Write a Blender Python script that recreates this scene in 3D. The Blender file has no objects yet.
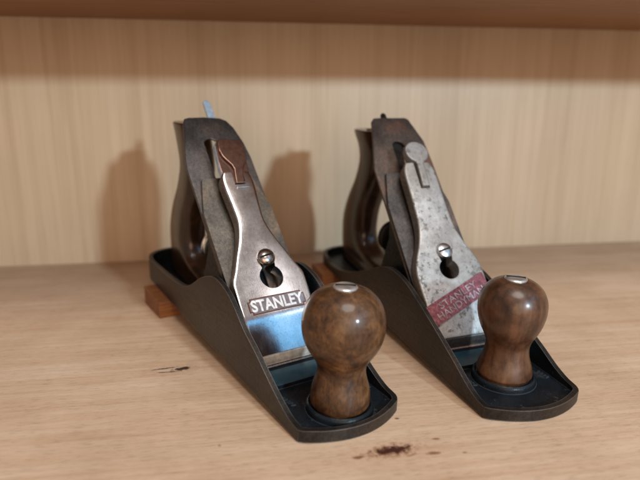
import bpy, bmesh, math, random
from mathutils import Vector, Matrix
random.seed(7)
SC = bpy.context.scene
COL = SC.collection
MM = 0.001
R2 = math.sqrt(.5)
XM = 168.0            # where the bed line meets the sole, measured from the heel (mm)
PITCH = 0.06          # the heel rests on a wooden block

# ------------------------------------------------------------------ helpers
def V(p): return Vector((p[0]*MM, p[1]*MM, p[2]*MM))

def link(name, bm, mats, parent=None, smooth=40, bevel=None, bsegs=2):
    bmesh.ops.recalc_face_normals(bm, faces=bm.faces)
    me = bpy.data.meshes.new(name); bm.to_mesh(me); bm.free()
    return link_mesh(name, me, mats, parent, smooth, bevel, bsegs)

def link_mesh(name, me, mats, parent=None, smooth=40, bevel=None, bsegs=2):
    if not isinstance(mats, (list, tuple)): mats = [mats]
    for m in mats: me.materials.append(m)
    o = bpy.data.objects.new(name, me); COL.objects.link(o)
    if parent: o.parent = parent
    for p in me.polygons: p.use_smooth = True
    me.set_sharp_from_angle(angle=math.radians(smooth))
    if bevel:
        b = o.modifiers.new('bevel', 'BEVEL'); b.width = bevel*MM; b.segments = bsegs
        b.limit_method = 'ANGLE'; b.angle_limit = math.radians(38); b.harden_normals = True
    return o

def tag(o, label, cat, group=None):
    o['label'] = label; o['category'] = cat
    if group: o['group'] = group
    return o

def structure(o):
    o['kind'] = 'structure'; return o

def box(bm, x0, x1, y0, y1, z0, z1, M=None):
    vs = [bm.verts.new(V((x, y, z))) for x in (x0, x1) for y in (y0, y1) for z in (z0, z1)]
    for f in ((0,1,3,2),(4,6,7,5),(0,4,5,1),(2,3,7,6),(0,2,6,4),(1,5,7,3)):
        bm.faces.new([vs[i] for i in f])
    if M is not None:
        for v in vs: v.co = M @ v.co
    return vs

def prism(bm, pts, fn, a, b):
    """extrude the polygon pts between two levels; fn(p, level) -> xyz in mm"""
    A = [bm.verts.new(V(fn(p, a))) for p in pts]; B = [bm.verts.new(V(fn(p, b))) for p in pts]
    bm.faces.new(A); bm.faces.new(B[::-1])
    n = len(pts)
    for i in range(n): bm.faces.new((A[i], B[i], B[(i+1) % n], A[(i+1) % n]))

def lathe(bm, prof, M=None, seg=64):
    rings = []
    for r, z in prof:
        if r < 1e-4: rings.append([bm.verts.new(V((0, 0, z)))])
        else: rings.append([bm.verts.new(V((r*math.cos(2*math.pi*k/seg), r*math.sin(2*math.pi*k/seg), z))) for k in range(seg)])
    for a, b in zip(rings, rings[1:]):
        if len(a) == 1 and len(b) == 1: continue
        for k in range(seg):
            k2 = (k+1) % seg
            if len(a) == 1: bm.faces.new((a[0], b[k], b[k2]))
            elif len(b) == 1: bm.faces.new((a[k], a[k2], b[0]))
            else: bm.faces.new((a[k], a[k2], b[k2], b[k]))
    if M is not None:
        for rg in rings:
            for v in rg: v.co = M @ v.co

def catmull(pts, n=8, closed=False):
    out = []; m = len(pts)
    rng = range(m if closed else m-1)
    for i in rng:
        g = (lambda k: pts[k % m]) if closed else (lambda k: pts[max(0, min(m-1, k))])
        p0, p1, p2, p3 = g(i-1), g(i), g(i+1), g(i+2)
        for k in range(n):
            t = k/n
            out.append(tuple(.5*((2*p1[j]) + (-p0[j]+p2[j])*t + (2*p0[j]-5*p1[j]+4*p2[j]-p3[j])*t*t + (-p0[j]+3*p1[j]-3*p2[j]+p3[j])*t**3) for j in range(len(p1))))
    if not closed: out.append(tuple(pts[-1]))
    return out

def interp(tab, x):
    if x <= tab[0][0]: return tab[0][1]
    for (a, u), (b, v) in zip(tab, tab[1:]):
        if x <= b: return u + (v-u)*(x-a)/(b-a)
    return tab[-1][1]

def bed(s, y, n):
    """a point on the 45 degree bed: s up the slope, n off it"""
    return (XM - R2*s + R2*n, y, R2*s + R2*n)

def bool_cut(o, cutters):
    for c in cutters:
        c.parent = o.parent
        m = o.modifiers.new('cut', 'BOOLEAN'); m.object = c; m.operation = 'DIFFERENCE'; m.solver = 'EXACT'
    bpy.context.view_layer.update(); dg = bpy.context.evaluated_depsgraph_get(); dg.update()
    me = bpy.data.meshes.new_from_object(o.evaluated_get(dg))
    old = o.data; o.modifiers.clear(); o.data = me
    for c in cutters:
        d = c.data; bpy.data.objects.remove(c); bpy.data.meshes.remove(d)
    for p in me.polygons: p.use_smooth = True
    me.set_sharp_from_angle(angle=math.radians(35))

# ------------------------------------------------------------------ materials
class NT:
    def __init__(s, name):
        s.m = bpy.data.materials.new(name); s.m.use_nodes = True
        s.t = s.m.node_tree; s.b = s.t.nodes['Principled BSDF']
        s.tc = s.t.nodes.new('ShaderNodeTexCoord')
    def n(s, typ, **kw):
        x = s.t.nodes.new(typ)
        for k, v in kw.items():
            if k in x.inputs.keys(): s.put(x.inputs[k], v)
            else: setattr(x, k, v)
        return x
    def put(s, inp, v):
        if hasattr(v, 'links') or isinstance(v, bpy.types.NodeSocket): s.t.links.new(v, inp)
        else: inp.default_value = v
    def map(s, scale, rot=(0,0,0), loc=(0,0,0), src=None):
        src = src or s.tc.outputs['Object']
        if any(rot):                       # turn first, stretch afterwards
            q = s.n('ShaderNodeMapping'); q.inputs['Rotation'].default_value = rot
            s.t.links.new(src, q.inputs['Vector']); src = q.outputs[0]
        m = s.n('ShaderNodeMapping'); m.inputs['Scale'].default_value = scale
        m.inputs['Location'].default_value = loc
        s.t.links.new(src, m.inputs['Vector']); return m.outputs[0]
    def noise(s, vec, scale=1., detail=4., rough=.55, dist=0.):
        x = s.n('ShaderNodeTexNoise'); s.t.links.new(vec, x.inputs['Vector'])
        x.inputs['Scale'].default_value = scale; x.inputs['Detail'].default_value = detail
        x.inputs['Roughness'].default_value = rough; x.inputs['Distortion'].default_value = dist
        return x.outputs['Fac']
    def ramp(s, fac, stops, interp='LINEAR'):
        x = s.n('ShaderNodeValToRGB'); e = x.color_ramp; e.interpolation = interp
        while len(e.elements) < len(stops): e.elements.new(.5)
        for el, (p, c) in zip(e.elements, stops):
            el.position = p
            if not isinstance(c, (tuple, list)): c = (c, c, c)
            el.color = (*c, 1)
        s.t.links.new(fac, x.inputs['Fac']); return x.outputs['Color']
    def mix(s, fac, a, b, mode='MIX'):
        x = s.n('ShaderNodeMix'); x.data_type = 'RGBA'; x.blend_type = mode
        for i, v in ((0, fac), (6, a), (7, b)):
            if isinstance(v, bpy.types.NodeSocket): s.t.links.new(v, x.inputs[i])
            elif i == 0: x.inputs[0].default_value = v
            else: x.inputs[i].default_value = (*v, 1)
        return x.outputs[2]
    def math(s, op, a, b=0.):
        x = s.n('ShaderNodeMath'); x.operation = op
        for i, v in enumerate((a, b)):
            if isinstance(v, bpy.types.NodeSocket): s.t.links.new(v, x.inputs[i])
            else: x.inputs[i].default_value = v
        return x.outputs[0]
    def bump(s, h, strength=.3, dist=.0005):
        x = s.n('ShaderNodeBump'); s.t.links.new(h, x.inputs['Height'])
        x.inputs['Strength'].default_value = strength; x.inputs['Distance'].default_value = dist
        s.t.links.new(x.outputs[0], s.b.inputs['Normal'])
    def edge(s, radius=.9, lo=.02, hi=.16):
        b = s.n('ShaderNodeBevel'); b.samples = 6; b.inputs['Radius'].default_value = radius*MM
        g = s.n('ShaderNodeNewGeometry')
        d = s.n('ShaderNodeVectorMath', operation='DOT_PRODUCT')
        s.t.links.new(b.outputs[0], d.inputs[0]); s.t.links.new(g.outputs['True Normal'], d.inputs[1])
        m = s.n('ShaderNodeMapRange', Value=s.math('SUBTRACT', 1., d.outputs['Value']), **{'From Min': lo, 'From Max': hi})
        return m.outputs[0]
    def out(s, col=None, rough=None, metal=None, **kw):
        for k, v in (('Base Color', col), ('Roughness', rough), ('Metallic', metal)):
            if v is None: continue
            i = s.b.inputs[k]
            if isinstance(v, bpy.types.NodeSocket): s.t.links.new(v, i)
            elif k == 'Base Color': i.default_value = (*v, 1)
            else: i.default_value = v
        for k, v in kw.items(): s.b.inputs[k.replace('_', ' ')].default_value = v
        return s.m

TANG = math.atan2(.921, .389)       # the shelf runs along this direction (parallel to the back panel)

def spot(t, cx, cy, rx, ry, rot, dist_sock, amount=.35, soft=(.75, 1.1)):
    """soft irregular mark on the board round (cx, cy) mm"""
    mp = t.n('ShaderNodeMapping'); mp.vector_type = 'TEXTURE'
    mp.inputs['Location'].default_value = (cx*MM, cy*MM, 0); mp.inputs['Rotation'].default_value = (0, 0, rot)
    mp.inputs['Scale'].default_value = (rx*MM, ry*MM, 1)
    t.t.links.new(t.tc.outputs['Object'], mp.inputs['Vector'])
    ln = t.n('ShaderNodeVectorMath', operation='LENGTH'); t.t.links.new(mp.outputs[0], ln.inputs[0])
    d = t.math('ADD', ln.outputs['Value'], t.math('MULTIPLY', t.math('SUBTRACT', dist_sock, .5), amount*4))
    return t.ramp(d, [(soft[0]/2, 1.), (soft[1]/2, 0.)]) if False else t.math('SUBTRACT', 1., t.n('ShaderNodeMapRange', Value=d, **{'From Min': soft[0], 'From Max': soft[1]}).outputs[0])

def mat_shelf():
    t = NT('shelf_wood')
    # grain along the length of the shelf
    g = t.map((11, 330, 11), rot=(0, 0, -TANG))
    g2 = t.map((4, 45, 5), rot=(0, 0, -TANG)); g3 = t.map((130, 1900, 60), rot=(0, 0, -TANG))
    f1 = t.noise(g, 1, 5, .6, .6); f2 = t.noise(g2, 1, 3, .5, 1.2); f3 = t.noise(g3, 1, 2, .5)
    c = t.ramp(f1, [(.25, (.45, .29, .175)), (.5, (.545, .372, .243)), (.75, (.61, .44, .305))])
    c = t.mix(t.math('MULTIPLY', f2, .55), c, t.ramp(f2, [(.35, (.43, .27, .185)), (.65, (.63, .485, .375))]))
    pores = t.ramp(f3, [(.34, .62), (.43, 1.)])
    c = t.mix(.7, c, pores, 'MULTIPLY')
    dust = t.noise(t.map((750, 750, 750)), 1, 3, .7); c = t.mix(t.ramp(dust, [(.70, 0.), (.76, .5)]), c, (.26, .15, .09))
    smudge = t.noise(t.map((22, 22, 22)), 1, 4)
    c = t.mix(.35, c, t.ramp(smudge, [(.35, (.72, .66, .60)), (.6, (1, 1, 1))]), 'MULTIPLY')
    n = t.noise(t.map((320, 320, 320)), 1, 4, .6); n2 = t.noise(t.map((900, 900, 900)), 1, 2, .6)
    # ring of pale brown seep, dark rust brown core, scattered drops
    for (cx, cy, rx, ry, ro, am, so, colr, k) in (
        (262, 3, 24, 10, TANG, .7, (.1, 1.5), (.42, .25, .15), .45),
        (262, 4.0, 13, 5.0, TANG+.10, .65, (.35, 1.25), (.22, .085, .040), .8),
        (262, 4.5, 10.5, 3.5, TANG+.10, .5, (.5, 1.1), (.050, .014, .007), 1.),
        (258, -13, 3.2, 1.2, TANG, .3, (.5, 1.3), (.16, .06, .03), .85),
        (274.5, 20, 3.4, 1.3, TANG, .3, (.5, 1.3), (.17, .06, .03), .8),
        (266, 29, 1.9, .9, TANG, .3, (.5, 1.3), (.19, .08, .04), .8),
        (241, 24.5, 1.3, .9, TANG, .3, (.5, 1.3), (.13, .06, .035), .85),
        (270, 10, 3.0, .9, TANG+.5, .3, (.5, 1.3), (.22, .10, .05), .6),
        (282, 33, 1.2, .8, TANG, .3, (.5, 1.3), (.2, .09, .05), .7),
        # the knot: pale heart with cracked black edge
        (122.5, -58.5, 18, 6.5, TANG+.12, .45, (.2, 1.5), (.36, .21, .13), .6),
        (121, -62.5, 9.5, 3.6, TANG+.05, .25, (.6, 1.05), (.53, .38, .27), .9),
        (124.3, -54.5, 7.0, 2.9, TANG+.2, .6, (.5, 1.0), (.028, .016, .011), .97),
        (118.4, -63, 8, 1.0, TANG+.15, .6, (.4, 1.2), (.06, .03, .02), .9),
        (124.0, -63.0, 8, .8, TANG-.02, .6, (.4, 1.2), (.07, .035, .022), .85),
        (214, -66, 1.2, .8, 0, .3, (.5, 1.3), (.2, .1, .06), .6),
        (256, -62, 1.5, .8, 1, .3, (.5, 1.3), (.25, .13, .07), .5)):
        m = spot(t, cx, cy, rx, ry, ro, n, am, so)
        c = t.mix(t.math('MULTIPLY', m, k), c, colr)
    t.bump(t.math('ADD', t.math('MULTIPLY', f3, .6), f1), .22, .0004)
    return t.out(c, t.ramp(f1, [(.3, .42), (.7, .56)]), 0., Specular_IOR_Level=.4)

def mat_panel():
    t = NT('panel_veneer')
    g = t.map((230, 230, 3.5)); g2 = t.map((60, 60, 1.6)); g3 = t.map((700, 700, 12))
    f1 = t.noise(g, 1, 4, .6); f2 = t.noise(g2, 1, 3, .55); f3 = t.noise(g3, 1, 2)
    c = t.ramp(f1, [(.3, (.46, .335, .215)), (.7, (.56, .42, .285))])
    big = t.noise(t.map((9, 9, 5)), 1, 4)
    c = t.mix(.42, c, t.ramp(f2, [(.33, (.42, .295, .18)), (.5, (.51, .375, .245)), (.66, (.58, .445, .31))]))
    c = t.mix(.35, c, t.ramp(big, [(.35, .80), (.6, 1.05)]), 'MULTIPLY')
    c = t.mix(.4, c, t.ramp(f3, [(.3, .8), (.55, 1.)]), 'MULTIPLY')
    t.bump(f3, .1, .0003)
    return t.out(c, .42)

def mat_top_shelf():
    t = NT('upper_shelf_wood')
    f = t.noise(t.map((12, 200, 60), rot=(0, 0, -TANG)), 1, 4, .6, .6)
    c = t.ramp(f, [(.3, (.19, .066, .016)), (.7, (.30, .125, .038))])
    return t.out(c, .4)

def mat_steel_patina(name='worn_cast_steel', warm=1., base=(.105, .082, .066), metal=.75, rough=(.40, .62), edge=0.):
    t = NT(name)
    n1 = t.noise(t.map((34, 34, 34)), 1, 6, .62, .4); n2 = t.noise(t.map((480, 480, 480)), 1, 4, .65)
    sc = t.noise(t.map((30, 1300, 1300), rot=(0, .06, .03)), 1, 3, .6); big = t.noise(t.map((11, 11, 17)), 1, 3)
    b = base
    c = t.ramp(n1, [(.3, tuple(x*.55 for x in b)), (.5, b), (.64, (b[0]*1.45*warm, b[1]*1.22, b[2]*1.02)), (.76, (b[0]*2.1*warm, b[1]*1.8, b[2]*1.6))])
    c = t.mix(.7, c, t.ramp(big, [(.35, .55), (.65, 1.3)]), 'MULTIPLY')
    c = t.mix(.6, c, t.ramp(n2, [(.3, .5), (.6, 1.15)]), 'MULTIPLY')
    c = t.mix(.45, c, t.ramp(sc, [(.35, .5), (.6, 1.35)]), 'MULTIPLY')
    ru = t.ramp(n1, [(.3, rough[0]), (.7, rough[1])])
    if edge:
        m = t.math('MULTIPLY', t.edge(), t.math('MULTIPLY', t.ramp(n1, [(.3, .25), (.55, 1.)]), edge))
        c = t.mix(m, c, (.34, .32, .31))
    t.bump(t.math('ADD', n2, t.math('MULTIPLY', sc, .7)), .2, .0003)
    return t.out(c, ru, metal)

def mat_japan():
    t = NT('black_japanning')
    n1 = t.noise(t.map((60, 60, 60)), 1, 5, .6); n2 = t.noise(t.map((520, 520, 520)), 1, 3, .6); n3 = t.noise(t.map((150, 150, 150)), 1, 6, .7)
    c = t.ramp(n1, [(.35, (.005, .007, .009)), (.62, (.009, .012, .016)), (.76, (.026, .028, .031))])
    chip = t.ramp(n3, [(.62, 0.), (.67, .75)])
    c = t.mix(chip, c, (.060, .054, .050))
    c = t.mix(t.math('MULTIPLY', t.edge(), .45), c, (.075, .085, .10))
    t.bump(t.math('ADD', n1, t.math('ADD', t.math('MULTIPLY', n2, .35), t.math('MULTIPLY', n3, .8))), .4, .0007)
    return t.out(c, t.ramp(n2, [(.3, .22), (.7, .44)]), 0., Specular_IOR_Level=.16)

def mat_nickel():
    t = NT('worn_nickel_plate')
    n1 = t.noise(t.map((45, 45, 45)), 1, 5, .65); n2 = t.noise(t.map((900, 900, 900)), 1, 3, .7); n3 = t.noise(t.map((75, 75, 75), loc=(.11, .04, .02)), 1, 6, .7, .5)
    sx = t.noise(t.map((120, 2600, 120), rot=(0, .78, .12)), 1, 2, .6); sy = t.noise(t.map((2200, 90, 2200), rot=(.3, .2, .5)), 1, 2, .6)
    c = t.ramp(n1, [(.3, (.46, .41, .40)), (.5, (.61, .575, .57)), (.7, (.72, .70, .70))])
    # browner towards the top end, broken up by noise
    sep = t.n('ShaderNodeSeparateXYZ'); t.t.links.new(t.tc.outputs['Object'], sep.inputs[0])
    up = t.n('ShaderNodeMapRange', Value=sep.outputs['Z'], **{'From Min': .058, 'From Max': .112}).outputs[0]
    browner = t.math('MULTIPLY', up, t.ramp(n3, [(.38, .15), (.60, 1.)]))
    c = t.mix(t.math('MULTIPLY', browner, .75), c, (.30, .205, .165))
    c = t.mix(t.ramp(n3, [(.66, 0.), (.73, .55)]), c, (.22, .18, .16))
    c = t.mix(.45, c, t.ramp(n2, [(.30, .35), (.45, 1.)]), 'MULTIPLY')
    r = t.math('ADD', t.math('MULTIPLY', n1, .13), t.math('ADD', t.math('MULTIPLY', sx, .10), t.math('MULTIPLY', n3, .10)))
    t.bump(t.math('ADD', t.math('MULTIPLY', n2, .5), t.math('ADD', sx, t.math('MULTIPLY', sy, .7))), .05, .0002)
    return t.out(c, r, 1.)

def mat_silver_paint():
    t = NT('speckled_silver_plate')
    n1 = t.noise(t.map((70, 70, 70)), 1, 6, .7); n2 = t.noise(t.map((330, 330, 330)), 1, 5, .7); n3 = t.noise(t.map((170, 170, 170), loc=(.3, .2, 0)), 1, 4, .7)
    c = t.ramp(n1, [(.3, (.24, .235, .23)), (.55, (.385, .375, .365)), (.75, (.51, .50, .485))])
    c = t.mix(.8, c, t.ramp(n2, [(.33, .30), (.43, .95), (.7, 1.1)]), 'MULTIPLY')
    c = t.mix(t.ramp(n3, [(.57, 0.), (.63, .85)]), c, (.10, .085, .075))
    n4 = t.noise(t.map((26, 26, 26)), 1, 5, .7)
    c = t.mix(t.ramp(n4, [(.46, 0.), (.68, .7)]), c, (.21, .185, .16))
    c = t.mix(t.math('MULTIPLY', t.edge(2.2, .01, .2), t.ramp(n2, [(.35, .2), (.55, .9)])), c, (.17, .14, .115))
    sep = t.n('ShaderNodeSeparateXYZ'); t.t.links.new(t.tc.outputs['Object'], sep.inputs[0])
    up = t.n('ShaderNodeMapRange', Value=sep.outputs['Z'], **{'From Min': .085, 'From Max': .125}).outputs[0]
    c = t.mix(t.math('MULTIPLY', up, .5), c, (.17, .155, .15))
    t.bump(n2, .45, .0006)
    return t.out(c, t.ramp(n2, [(.3, .62), (.6, .40)]), .55)

def mat_wood(name, dark, mid, light, rough, coat=.3, rot=(0, 0, 0), sc=(30, 30, 7), croughness=.2, blotch=.5, rings=0.):
    t = NT(name)
    m = t.map(sc, rot=rot)
    f = t.noise(m, 1, 6, .62, 1.8); f2 = t.noise(t.map((sc[0]*9, sc[1]*9, sc[2]*5), rot=rot), 1, 3, .6)
    p = t.noise(t.map((90, 90, 90)), 1, 5, .65)
    c = t.ramp(f, [(.28, dark), (.5, mid), (.72, light)])
    c = t.mix(.55, c, t.ramp(f2, [(.33, .35), (.55, 1.05)]), 'MULTIPLY')
    if rings:
        wv = t.n('ShaderNodeTexWave'); wv.wave_type = 'RINGS'; wv.rings_direction = 'Y'
        t.t.links.new(t.map((1, 1, 1), rot=(.25, 0, .5), loc=(.03, 0, .035)), wv.inputs['Vector'])
        wv.inputs['Scale'].default_value = 95; wv.inputs['Distortion'].default_value = 5.; wv.inputs['Detail'].default_value = 3; wv.inputs['Detail Scale'].default_value = 1.4
        c = t.mix(rings, c, t.ramp(wv.outputs['Fac'], [(.1, .45), (.6, 1.25)]), 'MULTIPLY')
        po = t.noise(t.map((1100, 1100, 260)), 1, 2, .6); c = t.mix(.7, c, t.ramp(po, [(.33, .3), (.43, 1.)]), 'MULTIPLY')
    c = t.mix(blotch, c, t.ramp(p, [(.38, .28), (.52, 1.0), (.72, 1.6)]), 'MULTIPLY')
    t.bump(t.math('ADD', f2, t.math('MULTIPLY', p, .6)), .14, .0004)
    return t.out(c, t.ramp(p, [(.3, rough-.06), (.7, rough+.12)]), 0., Coat_Weight=coat, Coat_Roughness=croughness, Specular_IOR_Level=.3)

def mat_plain(name, col, rough, metal, var=.25):
    t = NT(name)
    n = t.noise(t.map((300, 300, 300)), 1, 4, .6)
    c = t.ramp(n, [(.3, tuple(x*(1-var) for x in col)), (.7, tuple(min(1, x*(1+var)) for x in col))])
    t.bump(n, .08, .0002)
    return t.out(c, rough, metal)

def mat_block():
    t = NT('offcut_wood')
    f = t.noise(t.map((90, 30, 700)), 1, 3, .6)
    c = t.ramp(f, [(.35, (.13, .042, .012)), (.65, (.26, .098, .030))])
    return t.out(c, .6)

def mat_enamel():
    t = NT('faded_red_enamel')
    n = t.noise(t.map((480, 480, 480)), 1, 5, .7)
    c = t.ramp(n, [(.32, (.06, .012, .016)), (.5, (.165, .034, .046)), (.70, (.30, .11, .125))])
    t.bump(n, .3, .0004)
    return t.out(c, .45, .1)

M = dict(shelf=mat_shelf(), panel=mat_panel(), top=mat_top_shelf(), cast=mat_steel_patina(base=(.052, .048, .046), metal=.8, rough=(.32, .50), edge=.75),
         cast2=mat_steel_patina('dark_cast_steel', base=(.046, .040, .036), metal=.8, rough=(.34, .52), edge=.6),
         japan=mat_japan(), nickel=mat_nickel(), silver=mat_silver_paint(),
         iron=mat_steel_patina('grey_tool_steel', base=(.118, .106, .103), metal=.85, rough=(.34, .5)),
         iron2=mat_steel_patina('rusty_tool_steel', warm=1.25, base=(.118, .090, .075), metal=.7, rough=(.42, .6)),
         chip=mat_steel_patina('brushed_steel', base=(.145, .128, .110), metal=.8, rough=(.34, .48)),
         lever=mat_plain('shelf_tinted_lever', (.26, .155, .118), .24, .95),  # brown reflection of the upper shelf painted into the lever colour
         chipnose=mat_plain('floor_tinted_cap_iron_nose', (.64, .57, .49), .34, .45),  # tan reflection of the board painted into the nose colour
         screw2=mat_plain('worn_screw_steel', (.50, .50, .51), .32, 1.),
         gloss=mat_plain('sky_tinted_gloss', (.006, .038, .058), .28, .0),  # blue sky reflection painted into the colour of the toe pad
         nutm=mat_plain('worn_nut_steel', (.62, .60, .58), .34, .85),
         side=mat_steel_patina('dull_cast_side', base=(.16, .14, .125), metal=.4, rough=(.45, .6)),
         sky_steel=mat_plain('sky_tinted_steel', (.46, .56, .68), .42, .35),  # pale blue of reflected sky painted into the steel colour
         bright=mat_plain('bright_steel', (.62, .66, .70), .22, 1.),
         screwm=mat_plain('browned_screw_steel', (.36, .31, .28), .25, 1.),
         dull=mat_plain('tarnished_brass', (.42, .36, .27), .34, 1.),
         black=mat_plain('blackened_steel', (.02, .018, .016), .5, .6),
         knob=mat_wood('brown_stained_beech', (.026, .010, .005), (.088, .038, .014), (.18, .085, .032), .42, .3, croughness=.13, sc=(26, 48, 48), blotch=.38, rings=.28),
         knob2=mat_wood('dark_knob_wood', (.03, .012, .006), (.09, .038, .018), (.17, .08, .04), .36, .35),
         tote=mat_wood('dark_rosewood', (.012, .006, .003), (.034, .015, .007), (.066, .032, .015), .34, .6, croughness=.14),
         block=mat_block(), enamel=mat_enamel(),
         groove=mat_plain('dark_orange_enamel_line', (.12, .040, .018), .6, 0.),
         field=mat_plain('worn_grey_badge_field', (.22, .20, .22), .42, .6),
         letter=mat_plain('worn_bright_letters', (.82, .80, .80), .30, .85),
         letter2=mat_plain('dulled_letters', (.27, .19, .20), .5, .4, .6))

# ------------------------------------------------------------------ the setting
WN = Vector((.92106, -.38942, 0)); WT = Vector((.38942, .92106, 0)); WQ = Vector((-68.5, 156.2, 0))
ANG = math.atan2(WT.y, WT.x)
def wall_pt(a, d, z):            # a along the panel, d in front of it, z up
    p = WQ + WT*a + WN*d; return (p.x, p.y, z)
def board(name, a0, a1, d0, d1, z0, z1, mat):
    bm = bmesh.new()
    vs = [bm.verts.new(V(wall_pt(a, d, z))) for a in (a0, a1) for d in (d0, d1) for z in (z0, z1)]
    for f in ((0,1,3,2),(4,6,7,5),(0,4,5,1),(2,3,7,6),(0,2,6,4),(1,5,7,3)): bm.faces.new([vs[i] for i in f])
    return structure(link(name, bm, mat, bevel=1.0))
board('shelf_board', -900, 1000, 0.0, 480, -19, 0, M['shelf'])
board('back_panel', -900, 1000, -6, -.2, -19, 330, M['panel'])
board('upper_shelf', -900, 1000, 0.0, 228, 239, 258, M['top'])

# ------------------------------------------------------------------ a bench plane
def outline(xh, corner=233.2, bow=11.2):
    """plan of the sole, counter-clockwise from the left heel corner; last value tells side(0)/toe(1)/heel(2)"""
    pts = []
    x = xh
    while x < corner-1: pts.append((x, -32., 0)); x += 3.
    pts += [(corner-.6, -31.9, 1), (corner+.3, -31.0, 1)]
    for k in range(0, 30):
        y = -30 + 59*k/29
        pts.append((corner + bow*(1-(y/32)**2), y, 1))
    pts += [(corner-.2, 30.7, 1), (corner-2.8, 31.7, 1)]
    x = corner-6
    while x > xh: pts.append((x, 32., 0)); x -= 3.
    for k in range(0, 25):
        a = 1 - 2*k/24
        pts.append((xh - 30*(1-abs(a)**2.3), 32*math.sin(a*math.pi/2), 2))
    out = []
    for p in pts:
        if not out or (p[0]-out[-1][0])**2+(p[1]-out[-1][1])**2 > .3: out.append(p)
    if (out[0][0]-out[-1][0])**2+(out[0][1]-out[-1][1])**2 < .3: out.pop()
    return out

def make_body(root, xh, prof, heel_h, mat_out, kx):
    pts = outline(xh); n = len(pts); bm = bmesh.new()
    nor = []
    for i in range(n):
        a, b = pts[i-1], pts[(i+1) % n]
        d = Vector((b[0]-a[0], b[1]-a[1])).normalized(); nor.append(Vector((-d.y, d.x)))
    prof = catmull(prof, 8)
    def h(p):
        if p[2] == 1: return 6.6
        if p[2] == 2: return heel_h
        return interp(prof, p[0])
    ob, ot, it, ib = [], [], [], []
    for p, q in zip(pts, nor):
        inn = (p[0]+q.x*3.1, p[1]+q.y*3.1); z = h(p)
        ob.append(bm.verts.new(V((p[0], p[1], 0)))); ot.append(bm.verts.new(V((p[0], p[1], z))))
        it.append(bm.verts.new(V((inn[0], inn[1], z)))); ib.append(bm.verts.new(V((inn[0], inn[1], 3.6))))
    for i in range(n):
        j = (i+1) % n
        bm.faces.new((ob[i], ob[j], ot[j], ot[i])); bm.faces.new((ot[i], ot[j], it[j], it[i]))
        f = bm.faces.new((it[i], it[j], ib[j], ib[i])); f.material_index = 1
    bm.faces.new(ob[::-1]); f = bm.faces.new(ib); f.material_index = 1
    k0 = len(bm.faces)
    # raised boss under the knob, rib across the toe, pads of the casting
    T = Matrix.Translation(V((kx, 0, 0)))
    lathe(bm, [(0, 3.2), (18.7, 3.2), (18.5, 5.4), (18.0, 6.9), (17.2, 7.5), (16.4, 7.2), (16.0, 6.2), (0, 6.0)], T, 56)
    box(bm, 188.6, 191.0, -26, 26, 3.2, 6.2)
    prism(bm, [(172, -26), (188.6, -26), (188.6, 26), (172, 26)], lambda p, z: (p[0], p[1], z), 3.2, 4.6)
    # worn cast marks either side of the knob and in front of it
    rnd = random.Random(3)
    for (cx, cy, cnt, dx, dy) in ((200, -23, 5, 2.1, .5), (207, 25, 4, 2.2, .2), (239.0, -13, 5, .5, 2.0)):
        for k in range(cnt):
            x = cx + dx*k; y = cy + dy*k
            T2 = Matrix.Translation(V((x, y, 3.2))) @ Matrix.Rotation(rnd.uniform(-.7, .7), 4, 'Z')
            box(bm, -.55, .55, -1.2, 1.2, 0, .9+rnd.uniform(0, .3), T2)
    bm.faces.ensure_lookup_table()
    for f in bm.faces[k0:]:
        c = f.calc_center_median()/MM
        f.material_index = 2 if (165 < c.x < 190 and abs(c.y) < 27 and c.z > 4.2 and abs(c.y) < 25) else 1
    o = link('body', bm, [mat_out, M['japan'], M['gloss']], root, bevel=.7)
    return o

def slab(outl, n0, n1, fn=None):
    bm = bmesh.new(); prism(bm, outl, fn or (lambda p, n: bed(p[0], p[1], n)), n0, n1); return bm

def arc(cx, cy, r, a0, a1, n):
    return [(cx + r*math.cos(a0+(a1-a0)*k/n), cy + r*math.sin(a0+(a1-a0)*k/n)) for k in range(n+1)]

def bed_matrix(s, y, n, tilt=0., spin=0.):
    """frame on the bed: x -> plane's +y, y -> up the slope, z -> off the bed; tilt leans z toward the toe"""
    X = Vector((0, 1, 0)); Y = Vector((-R2, 0, R2)); Z = Vector((R2, 0, R2))
    B = Matrix((X, Y, Z)).transposed().to_4x4()
    return Matrix.Translation(V(bed(s, y, n))) @ B @ Matrix.Rotation(tilt, 4, 'X') @ Matrix.Rotation(spin, 4, 'Z')

def text_mesh(lines, size, extrude, offset, bevel=0., width=None, lead=1.0):
    """lines of lettering as one mesh lying in x/y (mm scaled), centred"""
    bm = bmesh.new(); dg = None
    for li, (s, w, dx) in enumerate(lines):
        cu = bpy.data.curves.new('lettering', 'FONT'); cu.body = s; cu.size = 1; cu.align_x = 'CENTER'; cu.align_y = 'CENTER'
        cu.extrude = extrude/size; cu.offset = offset; cu.bevel_depth = bevel; cu.resolution_u = 4
        ob = bpy.data.objects.new('lettering', cu); COL.objects.link(ob)
        bpy.context.view_layer.update()
        me = bpy.data.meshes.new_from_object(ob.evaluated_get(bpy.context.evaluated_depsgraph_get()))
        bpy.data.objects.remove(ob); bpy.data.curves.remove(cu)
        xs = [v.co.x for v in me.vertices]; ys = [v.co.y for v in me.vertices]
        sx = w/(max(xs)-min(xs)); sy = size/(max(ys)-min(ys)); mx = (max(xs)+min(xs))/2; my = (max(ys)+min(ys))/2
        for v in me.vertices:
            v.co = Vector(((v.co.x-mx)*sx+dx, (v.co.y-my)*sy - li*size*lead, v.co.z*size))*MM
        bm.from_mesh(me); bpy.data.meshes.remove(me)
    return bm

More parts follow.
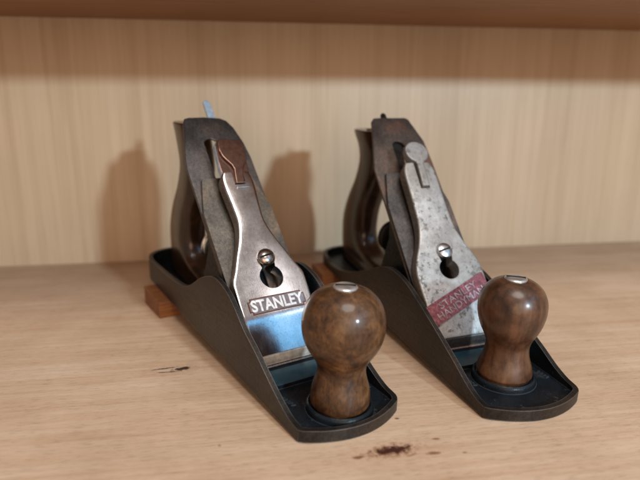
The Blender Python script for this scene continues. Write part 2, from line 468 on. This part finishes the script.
def make_tote(root, top, mat):
    """rear handle: closed side profile swept to a rounded section"""
    k = top
    rear = [(-40, 4.6), (-42, 12), (-43, 24), (-40, 44), (-28, 64), (-12, 84), (-4, 102), (-8, 114), (-16, k-6), (-19, k-1.5)]
    front = [(62, 4.6), (60, 11), (46, 16), (22, 21), (9.5, 32), (9, 46), (13, 60), (24, 78), (31, 96), (30, 112), (23, k-6), (18, k-.5)]
    rear = catmull(rear, 5); front = catmull(front, 5)
    N = 44
    def res(pl, n):
        L = [0]
        for a, b in zip(pl, pl[1:]): L.append(L[-1]+math.dist(a, b))
        out = []
        for i in range(n):
            d = L[-1]*i/(n-1); j = max(q for q in range(len(L)) if L[q] <= d+1e-9); j = min(j, len(pl)-2)
            u = (d-L[j])/max(1e-9, L[j+1]-L[j]); out.append((pl[j][0]+(pl[j+1][0]-pl[j][0])*u, pl[j][1]+(pl[j+1][1]-pl[j][1])*u))
        return out
    A = res(rear, N); B = res(front, N)
    bm = bmesh.new(); rings = []
    for i, (a, b) in enumerate(zip(A, B)):
        t = i/(N-1)
        hw = 13.0 - 1.2*min(1, t*6) if t < .9 else 11.8
        hw = 12.6 if t < .06 else 11.6
        cx, cz = (a[0]+b[0])/2, (a[1]+b[1])/2; hx, hz = (b[0]-a[0])/2, (b[1]-a[1])/2
        ring = []
        for q in range(28):
            th = 2*math.pi*q/28; c, s = math.cos(th), math.sin(th)
            e = .72
            u = math.copysign(abs(c)**e, c); w = math.copysign(abs(s)**e, s)
            ring.append(bm.verts.new(V((cx+hx*u, hw*w, cz+hz*u))))
        rings.append(ring)
    for r, q in zip(rings, rings[1:]):
        for i in range(28): bm.faces.new((r[i], r[(i+1) % 28], q[(i+1) % 28], q[i]))
    bm.faces.new(rings[0][::-1]); bm.faces.new(rings[-1])
    o = link('rear_handle', bm, mat, root, smooth=50, bevel=1.6, bsegs=3)
    bm = bmesh.new(); lathe(bm, [(0, 0), (4.6, 0), (4.6, 1.0), (3.6, 1.8), (0, 1.9)], Matrix.Translation(V((2, 0, k-1.6))), 24)
    link('handle_nut', bm, M['dull'], o)

def make_plane(kind, root):
    one = kind == 1
    kx = 221.8 if one else 206.
    if one:
        prof = [(-16, 18), (0, 18.3), (9, 18.8), (35, 20.4), (58, 23.2), (73.6, 27.1), (86.4, 33.8), (100.4, 42.2), (115, 48.5), (127, 51.2), (142.6, 48.8), (154.3, 43.4), (168, 34.0), (183.8, 26.4), (196.2, 19.4), (210.2, 12.2), (221.2, 7.8), (228, 6.7), (232, 6.6)]
        body = make_body(root, -16, prof, 18, M['cast'], kx)
    else:
        prof = [(-14.4, 9.0), (-6, 6.8), (1.3, 6.6), (20.8, 9.0), (47.2, 16.7), (72.5, 27.4), (95, 37.7), (111, 43.0), (125, 43.4), (138.6, 41.2), (153, 36.4), (165.4, 31.6), (178.4, 26.4), (191, 21.0), (202.5, 16), (213.8, 10.6), (223.3, 7.4), (229, 6.7), (232, 6.6)]
        body = make_body(root, -14.4, prof, 9.0, M['cast2'], kx)
    # frog
    fr = [bed(4, 0, -.4), bed(104, 0, -.4), bed(108, 0, -5), bed(96, 0, -15), (78, 0, 30), (76, 0, 3.2), (XM-6, 0, 3.2)]
    bm = bmesh.new(); prism(bm, [(p[0], p[2]) for p in fr], lambda p, y: (p[0], y, p[1]), -22, 22)
    link('frog', bm, M['japan'], root, bevel=1.0)
    # depth wheel behind the frog
    bm = bmesh.new()
    T = Matrix.Translation(V((52, 0, 47))) @ Matrix.Rotation(math.radians(90), 4, 'Y')
    lathe(bm, [(0, 0), (9, 0), (10.6, .6), (13.2, 1.2), (13.2, 3), (11.6, 3.6), (11.6, 5.2), (13.2, 5.8), (13.2, 8), (10, 9), (5, 9), (4, 24), (0, 24)], T, 48)
    link('depth_wheel', bm, M['bright'] if one else M['black'], root)
    # iron with its slot
    if one: top = [(158, 25.4), (172, 23.8), (186, 20.2), (192.5, 16.5), (195, 12), (196.2, 0), (196.0, -12), (195, -15.5), (190, -17.6), (177, -20), (160, -24.2), (150, -25.4)]
    else: top = [(150, 25.4), (171, 24.5), (186, 19.8), (192.8, 17.6), (194.4, 15), (194.6, -8), (194.2, -12.5), (191, -15.2), (177, -18), (160, -22), (146, -25.4)]
    io = [(3, -25.4), (3, 25.4)] + top
    iron = link('cutting_iron', slab(io, 0, 2.1), M['iron'] if one else M['iron2'], root)
    s1, sy = (177, -1.6) if one else (172, 1.2)
    cut = link('slot_cutter', slab(arc(s1-5.5, sy, 5.2, -math.pi/2, math.pi/2, 12) + [(44, sy+5.2), (44, sy-5.2)], -3, 6), M['iron'])
    bool_cut(iron, [cut])
    iron.modifiers.new('bevel', 'BEVEL').width = .35*MM
    # cap iron: flat plate with a humped nose
    sec = [(140, 2.3), (30, 2.3), (22, 2.9), (16, 4.1), (11.5, 4.5), (8.8, 4.5), (6.2, 3.6), (4.6, 2.4)]
    sec = [sec[0]] + [(sec[0][0]-(sec[0][0]-30)*k/12, 2.3) for k in range(1, 12)] + catmull(sec[1:], 5)
    bm = bmesh.new(); rows = []
    s0 = sec[0][0]
    for s, nn in sec:
        w = 25.2
        if s > s0-28: w = 25.2 - 6.6*((s-(s0-28))/28)**1.1
        th = 2.8 if s > 9 else 2.8*max(.25, (s-4)/5)
        row = []
        for (yy, k) in ((-w, 0), (w, 0), (w, 1), (-w, 1)): row.append(bm.verts.new(V(bed(s, yy, nn + th*k))))
        rows.append(row)
    for a, b in zip(rows, rows[1:]):
        for i in range(4): bm.faces.new((a[i], a[(i+1) % 4], b[(i+1) % 4], b[i])).material_index = 1 if rows.index(a) > 12 else 0
    bm.faces.new(rows[0]); bm.faces.new(rows[-1][::-1])
    chip = link('cap_iron', bm, [M['chip'] if one else M['iron'], M['chipnose'] if one else M['iron']], root)
    bool_cut(chip, [link('slot_cutter', slab([(48, -5.5), (48, 9), (80, 9), (80, -5.5)] if one else [(46, -8), (46, 6), (78, 6), (78, -8)], -1, 12), M['black'])])
    chip.modifiers.new('bevel', 'BEVEL').width = .4*MM
    # lateral adjusting lever, poking up behind the iron
    if one: lo = [(150, 3.6), (212, 5.0)] + arc(212.5, 7.6, 2.7, math.pi*1.5, math.pi*2.5, 8) + [(150, 11.0)]
    else: lo = [(112, -6.5), (170, -6.5), (188, -3.4), (199.5, -3.2)] + arc(200, -1.0, 2.2, math.pi*1.5, math.pi*2.5, 8) + [(188, 1.6), (170, 8.0), (112, 8.0)]  # lower part widened as dark backing, shade seen through the iron's slot
    link('lateral_lever', slab(lo, -3.4, -1.0), M['sky_steel'] if one else M['black'], root, bevel=.5)
    # lever cap
    wid = [(10.5, 23.0), (13, 23.8), (36, 25.4), (50, 25.5), (57, 25.0), (64, 21.6), (74, 17.4), (84, 13.1), (96, 9.8), (106, 9.8), (124, 11.2), (131, 10.8), (134, 9.4)] if one else \
          [(10.5, 22.8), (13, 23.8), (36, 25), (52, 25.2), (59, 24), (66, 21.4), (75, 17.2), (86, 14.0), (96, 13.0), (112, 12.6), (128, 12.6), (134, 11.6), (138, 9.6)]
    top_n = [(8, 8.2), (10, 8.7), (13, 9.4), (18, 10.5), (24, 11.8), (29.5, 13.0), (32, 13.5), (36, 13.8), (46, 14.4), (60, 15.2), (90, 17.4), (120, 19.4), (140, 20.4)]
    tn = catmull(top_n, 6); wd = catmull(wid, 6)
    sv = [9.6, 10.2, 11, 12.2, 14, 17, 20, 23, 26, 28, 30] + [30 + (wid[-1][0]-30)*k/44 for k in range(1, 45)]
    us = [-1, -.99, -.97, -.94, -.9, -.8, -.6, -.4, -.2, 0, .2, .4, .6, .8, .9, .94, .97, .99, 1]
    bm = bmesh.new(); grid = []; und = []
    for s in sv:
        w = interp(wd, s); z = interp(tn, s); drop = 1.1
        side = min(9.2, z - 5.6) if s > 24 else (z - 7.3 if s > 16 else .9 + (s-9.6)*.24)
        row = []
        for u in us:
            e = max(0, (abs(u)*w - (w-1.3))/1.3); zz = z - drop*(1-math.sqrt(max(0, 1-e*e))) - .5*u*u
            row.append(bm.verts.new(V(bed(s, u*w, zz))))
        grid.append(row); und.append([bm.verts.new(V(bed(s, -w+.2, z-side))), bm.verts.new(V(bed(s, w-.2, z-side)))])
    for i in range(len(sv)-1):
        for j in range(len(us)-1): bm.faces.new((grid[i][j], grid[i][j+1], grid[i+1][j+1], grid[i+1][j]))
        bm.faces.new((und[i][0], grid[i][0], grid[i+1][0], und[i+1][0])).material_index = 1; bm.faces.new((grid[i][-1], und[i][1], und[i+1][1], grid[i+1][-1])).material_index = 1
        bm.faces.new((und[i][1], und[i][0], und[i+1][0], und[i+1][1]))
    bm.faces.new([und[0][0], und[0][1]] + grid[0][::-1]); bm.faces.new([und[-1][1], und[-1][0]] + grid[-1])
    capm = M['nickel'] if one else M['silver']
    cap = link('lever_cap', bm, [capm, M['side']], root)
    # keyhole (wide below, narrow above) and the slot that takes the cam lever
    cs, cy = (69.5, 1.4) if one else (67.5, -.6)
    rb, rn = (8.0, 5.8) if one else (7.2, 5.6)
    big = arc(cs-13, cy, rb, math.pi*.5+.55, math.pi*2.5-math.pi-.55+math.pi, 26)
    key = [(cs-13 + rb*math.cos(a), cy + rb*math.sin(a)) for a in [.62 + (2*math.pi-1.24)*k/24 for k in range(25)]]
    key += [(cs + rn*math.cos(a), cy + rn*math.sin(a)) for a in [-1.75 + 3.5*k/16 for k in range(17)]]
    cut = link('keyhole_cutter', slab(key, 0, 30), M['black'])
    cut2 = link('notch_cutter', slab([(124.0, -3.4), (124.0, 4.2), (150, 7.0), (150, -3.0)] if one else [(116.6, -3.4), (116.6, 3.8), (150, 4.6), (150, -3.6)], 12, 30), M['black'])
    bool_cut(cap, [cut, cut2])
    # dark hollow under the keyhole, then the screw
    bm = bmesh.new()
    T = bed_matrix(cs, cy, 5.5)
    lathe(bm, [(0, -1), (4.0, -1), (4.0, 9.2), (5.3, 9.8), (5.9, 10.6), (6.0, 11.4), (5.5, 12.8), (4.2, 13.9), (2.3, 14.6), (0, 14.8)] if one else
              [(0, -1), (3.6, -1), (3.6, 9.5), (5.6, 10.0), (5.7, 11.2), (5.2, 12.4), (3.8, 13.2), (2, 13.6), (0, 13.7)], T, 40)
    scr = link('cap_screw', bm, M['screwm'] if one else M['screw2'], root)
    bm = bmesh.new(); box(bm, -7, 7, -.65, .65, 12.6 if one else 11.9, 18, T @ Matrix.Rotation(.1 if one else .2, 4, 'Z'))
    cut = link('slot_cutter', bm, M['black']); bool_cut(scr, [cut])
    bm = bmesh.new(); box(bm, -5.0, 5.0, -.64, .64, 10.5, 12.75 if one else 12.05, T @ Matrix.Rotation(.1 if one else .2, 4, 'Z')); link('screw_slot_shade', bm, M['black'], scr)  # black bar laid in the slot to paint its shade
    # cam lever
    if one:
        plate = [(126, -9.4), (126, 9.8), (152, 12.6), (159, 12.2), (161, 10.6), (162.6, -3.2), (162, -5.6), (158, -7.6), (140, -9.6)]
        lob = [(124.8, -2.7), (124.6, 3.5), (136.3, 6.2), (140, 8.6), (143, 11.0), (148, 12.3), (156, 12.5), (159.6, 12.0), (160.4, 10.4), (161.8, -2.6), (161.2, -4.8), (157, -6.2), (152, -6.6), (147, -5.6), (143, -3.4), (140, -1.4), (136.5, -.6)]
        bm = slab(plate, 13.4, 18.6); bm.faces.ensure_lookup_table()
        for f in bm.faces[2:]: f.material_index = 1
        lv = link('cam_lever', bm, [M['lever'], M['sky_steel']], cap, bevel=.8)
        bm = slab(lob, 18.2, 20.6)
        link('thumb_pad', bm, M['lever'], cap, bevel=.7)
        bm = bmesh.new(); box(bm, -4.4, 4.4, -.55, .55, -.5, .9, bed_matrix(121.6, 1.6, interp(tn, 121.6))); link('highlight_bar', bm, M['bright'], cap, bevel=.3)  # added bright bar, a highlight painted below the lever notch
    else:
        lob = arc(147.0, 2.0, 9.2, -math.pi+.40, math.pi-.40, 30)
        lob = [(p[0], p[1]) for p in lob] + [(136, 4.4), (117.4, 3.2), (117.4, -2.8), (136, -1.2)]
        lv = link('cam_lever', slab(lob, 15.6, 21.6), M['silver'], cap, bevel=1.1)
        bm = slab([(130, -8.6), (130, 8.6), (148, 8.6), (155, 5), (156, -4), (150, -7.0)], 12.2, 16.2); link('cam', bm, M['iron'], cap, bevel=1.0)
    # badge
    if one:
        tl = math.atan2(.9, 15)
        Tm = bed_matrix(39.2, -.3, interp(tn, 39.2)+.02, -tl*0 - math.atan2(interp(tn, 46)-interp(tn, 33), 13)*-1)
        def ribbon(poly, w):
            b = bmesh.new(); n = len(poly)
            c = Vector((sum(p[0] for p in poly)/n, sum(p[1] for p in poly)/n))
            inn = []
            for i in range(n):
                a, p, q = Vector(poly[i-1]), Vector(poly[i]), Vector(poly[(i+1) % n])
                d1 = (p-a).normalized(); d2 = (q-p).normalized(); n1 = Vector((-d1.y, d1.x)); n2 = Vector((-d2.y, d2.x))
                m = (n1+n2); m = m/max(.35, m.dot(n1)); inn.append(p + m*w)
            lv0 = [b.verts.new(V((p[0], p[1], -.4))) for p in poly]; lv1 = [b.verts.new(V((p[0], p[1], .14))) for p in poly]
            l2 = [b.verts.new(V((p.x, p.y, .14))) for p in inn]; l3 = [b.verts.new(V((p.x, p.y, -.4))) for p in inn]
            for i in range(n):
                j = (i+1) % n
                b.faces.new((lv0[i], lv0[j], lv1[j], lv1[i])); b.faces.new((lv1[i], lv1[j], l2[j], l2[i])); b.faces.new((l2[i], l2[j], l3[j], l3[i]))
            return b
        hx, tx, hy, ty = 17.8, 19.6, 5.2, 3.4
        poly = [(-hx, -hy), (hx, -hy), (hx, -ty), (tx, -ty), (tx, ty), (hx, ty), (hx, hy), (-hx, hy), (-hx, ty), (-tx, ty), (-tx, -ty), (-hx, -ty)]
        b = bmesh.new(); A = [b.verts.new(V((p[0]*.99, p[1]*.98, .06))) for p in poly]; B = [b.verts.new(V((p[0]*.99, p[1]*.98, -.4))) for p in poly]
        b.faces.new(A); b.faces.new(B[::-1])
        for i in range(len(poly)): b.faces.new((A[i], B[i], B[(i+1) % len(poly)], A[(i+1) % len(poly)]))
        b.transform(Tm); link('badge_field', b, M['field'], cap)
        b = ribbon(poly, .7); b.transform(Tm); link('badge_border', b, M['groove'], cap)
        b = text_mesh([('STANLEY', 36.2, 0)], 7.7, .5, .03); b.transform(Tm); link('lettering', b, M['letter'], cap, smooth=25)
    else:
        sp = .385
        Tm = bed_matrix(33.0, -.6, interp(tn, 33.0)+.05, math.atan2(interp(tn, 46)-interp(tn, 24), 22), sp)
        b = bmesh.new(); poly = [(-26.6, -6.9), (25.6, -6.9), (27.2, 6.9), (-25.2, 6.9)]
        A = [b.verts.new(V((p[0], p[1], .22))) for p in poly]; B = [b.verts.new(V((p[0], p[1], -1.6))) for p in poly]
        b.faces.new(A); b.faces.new(B[::-1])
        for i in range(4): b.faces.new((A[i], B[i], B[(i+1) % 4], A[(i+1) % 4]))
        b.transform(Tm); link('badge_field', b, M['enamel'], cap)
        b = text_mesh([('STANLEY', 34.0, 1), ('HANDYMAN', 42.0, 0)], 4.7, .30, .02, lead=1.16)
        b.transform(Tm @ Matrix.Translation(V((0, 2.7, .22)))); link('lettering', b, M['letter2'], cap, smooth=25)
    # knob
    if one:
        kp = [(0, 5.9), (14.6, 5.9), (14.8, 7.0), (15.8, 7.8), (16.2, 9.5), (16.1, 13), (15.4, 17), (14.2, 21), (13.2, 25), (13.0, 28.5), (13.9, 32), (16.2, 36), (18.9, 40.4), (20.9, 45.5), (21.8, 51), (21.6, 56.5), (20.2, 62), (17.6, 66.6), (13.6, 70.2), (9, 72.2), (6.6, 72.7), (0, 72.8)]
    else:
        kp = [(0, 6.2), (15.0, 6.2), (15.2, 7.4), (16, 8.6), (15.8, 10.5), (15, 14), (13, 20), (12.4, 26), (13.6, 31), (16.5, 37), (18.4, 43), (19.2, 49), (18.6, 55), (16, 60.4), (12, 64), (8, 65.8), (6.4, 66.1), (0, 66.2)]
    kk = [kp[0], kp[1]] + catmull(kp[1:-1], 4)[1:] + [kp[-1]]
    bm = bmesh.new(); lathe(bm, kk, Matrix.Translation(V((kx, 0, 0))), 96)
    kn = link('front_knob', bm, M['knob'] if one else M['knob2'], root, smooth=60)
    zt = kp[-1][1]
    bm = bmesh.new()
    lathe(bm, [(0, -3), (6.1, -3), (6.3, .35), (5.9, .85), (5.0, 1.15), (3.0, 1.4), (0, 1.5)], Matrix.Translation(V((kx, 0, zt))), 40)
    nut = link('knob_nut', bm, M['nutm'], kn)
    bm = bmesh.new(); box(bm, -5.2, 5.2, -.85, .85, -.5, 1.54, Matrix.Translation(V((kx, 0, zt))) @ Matrix.Rotation(1.0, 4, 'Z')); link('nut_slot_shade', bm, M['black'], kn)  # black bar on the nut, painting the shade of a slot
    make_tote(root, 134.5 if one else 127., M['tote'])

def plane_root(x, y, yaw):
    o = bpy.data.objects.new('hand_plane', None); COL.objects.link(o); o.empty_display_size = .03
    R = Matrix.Rotation(yaw, 4, 'Z') @ Matrix.Rotation(PITCH, 4, 'Y')
    p = Vector((245+x, y, 0)) + (R @ Vector((-245, 0, 0)))
    o.location = p*MM; o.rotation_euler = (0, PITCH, yaw)
    return o
P2 = (39.57, 91.83, -.2203)
r1 = plane_root(0, 0, 0); make_plane(1, r1)
tag(r1, 'metal hand plane with polished lever cap reading STANLEY and round brown wooden front knob', 'hand plane')
r2 = plane_root(*P2); make_plane(2, r2)
tag(r2, 'hand plane with speckled grey lever cap and slanted faded red STANLEY HANDYMAN badge', 'hand plane')

# wooden blocks that lift the heels
def heel_block(root, x0, x1, y0, y1, label):
    bm = bmesh.new()
    # top follows the sole, bottom sits on the board
    Mx = root.matrix_basis
    vs = []
    for x in (x0, x1):
        for y in (y0, y1):
            t = Mx @ V((x, y, -.12)); vs.append((bm.verts.new(Vector((t.x, t.y, .00015))), bm.verts.new(t)))
    a, b, c, d = vs
    for f in ((a[0], c[0], d[0], b[0]), (a[1], b[1], d[1], c[1]), (a[0], b[0], b[1], a[1]), (c[0], c[1], d[1], d[0]), (a[0], a[1], c[1], c[0]), (b[0], d[0], d[1], b[1])): bm.faces.new(f)
    cen = sum((v.co for v in bm.verts), Vector())/8; cen.z = 0
    for v in bm.verts: v.co -= cen
    o = link('wooden_block', bm, M['block'], bevel=.5); o.location = cen
    tag(o, label, 'block')
bpy.context.view_layer.update()
heel_block(r1, -8, 33, -41, 38, 'small orange brown wooden block under the heel of the plane with the polished cap')
heel_block(r2, -26, 4, -42, 36, 'small orange brown wooden block under the heel of the plane with the red badge')

# ------------------------------------------------------------------ light
def area(name, target, az, el, dist, size, power, col, shape='DISK', size_y=None):
    l = bpy.data.lights.new(name, 'AREA'); l.energy = power; l.color = col; l.shape = shape; l.size = size
    if size_y: l.size_y = size_y
    o = bpy.data.objects.new(name, l); COL.objects.link(o)
    d = Vector((math.cos(el)*math.cos(az), math.cos(el)*math.sin(az), math.sin(el)))
    o.location = Vector(target)*MM + d*dist
    o.rotation_euler = d.to_track_quat('Z', 'Y').to_euler()
    return o
rad = math.radians
area('window_light', (60, 120, 100), rad(.5), rad(16), 2.0, .11, 30, (.66, .87, 1.0))
area('sky_window', (155, 0, 30), rad(28), rad(31), 1.5, .95, 2.3, (.0, .36, .76), 'RECTANGLE', .40)
area('nose_glint_lamp', (155, 0, 30), rad(38), rad(34), 1.42, .26, .22, (1.0, .93, .93), 'RECTANGLE', .10)  # added lamp, puts a white reflected patch on the cap nose
area('room_light', (145, 0, 50), rad(40), rad(46), 1.6, .22, .42, (1.0, .98, .98))
area('overhead_fill', (180, 20, 40), rad(-8), rad(66), 1.8, .9, 20, (1.0, .95, .90))  # added overhead fill for the board, kept out of the cap's reflection
area('warm_fill', (20, 80, 80), rad(-25), rad(9), 1.9, 1.3, 13, (1.0, .64, .38))  # added warm fill behind the camera, lifts the panel's shadows

w = bpy.data.worlds.new('World'); SC.world = w; w.use_nodes = True
bg = w.node_tree.nodes['Background']; bg.inputs[0].default_value = (1.0, .86, .79, 1); bg.inputs[1].default_value = .34

# ------------------------------------------------------------------ camera
cam = bpy.data.cameras.new('camera'); co = bpy.data.objects.new('camera', cam); COL.objects.link(co); SC.camera = co
Rt = Vector((.52986509, .84807773, .00267291)); Up = Vector((-.20617925, .12575899, .9703993)); Dd = Vector((.82263787, -.51473181, .24149133))
mt = Matrix((Rt, Up, Dd)).transposed().to_4x4(); mt.translation = Vector((451.81, -156.42, 166.93))*MM
co.matrix_world = mt
cam.sensor_fit = 'HORIZONTAL'; cam.sensor_width = 36; cam.lens = 571.72/640*36
cam.clip_start = .01; cam.clip_end = 50
cam.dof.use_dof = True; cam.dof.focus_distance = .335; cam.dof.aperture_fstop = 5.6; cam.dof.aperture_blades = 7

SC.view_settings.view_transform = 'Standard'; SC.view_settings.look = 'None'; SC.view_settings.exposure = 0
SC.render.engine = 'CYCLES'
SC.cycles.max_bounces = 10
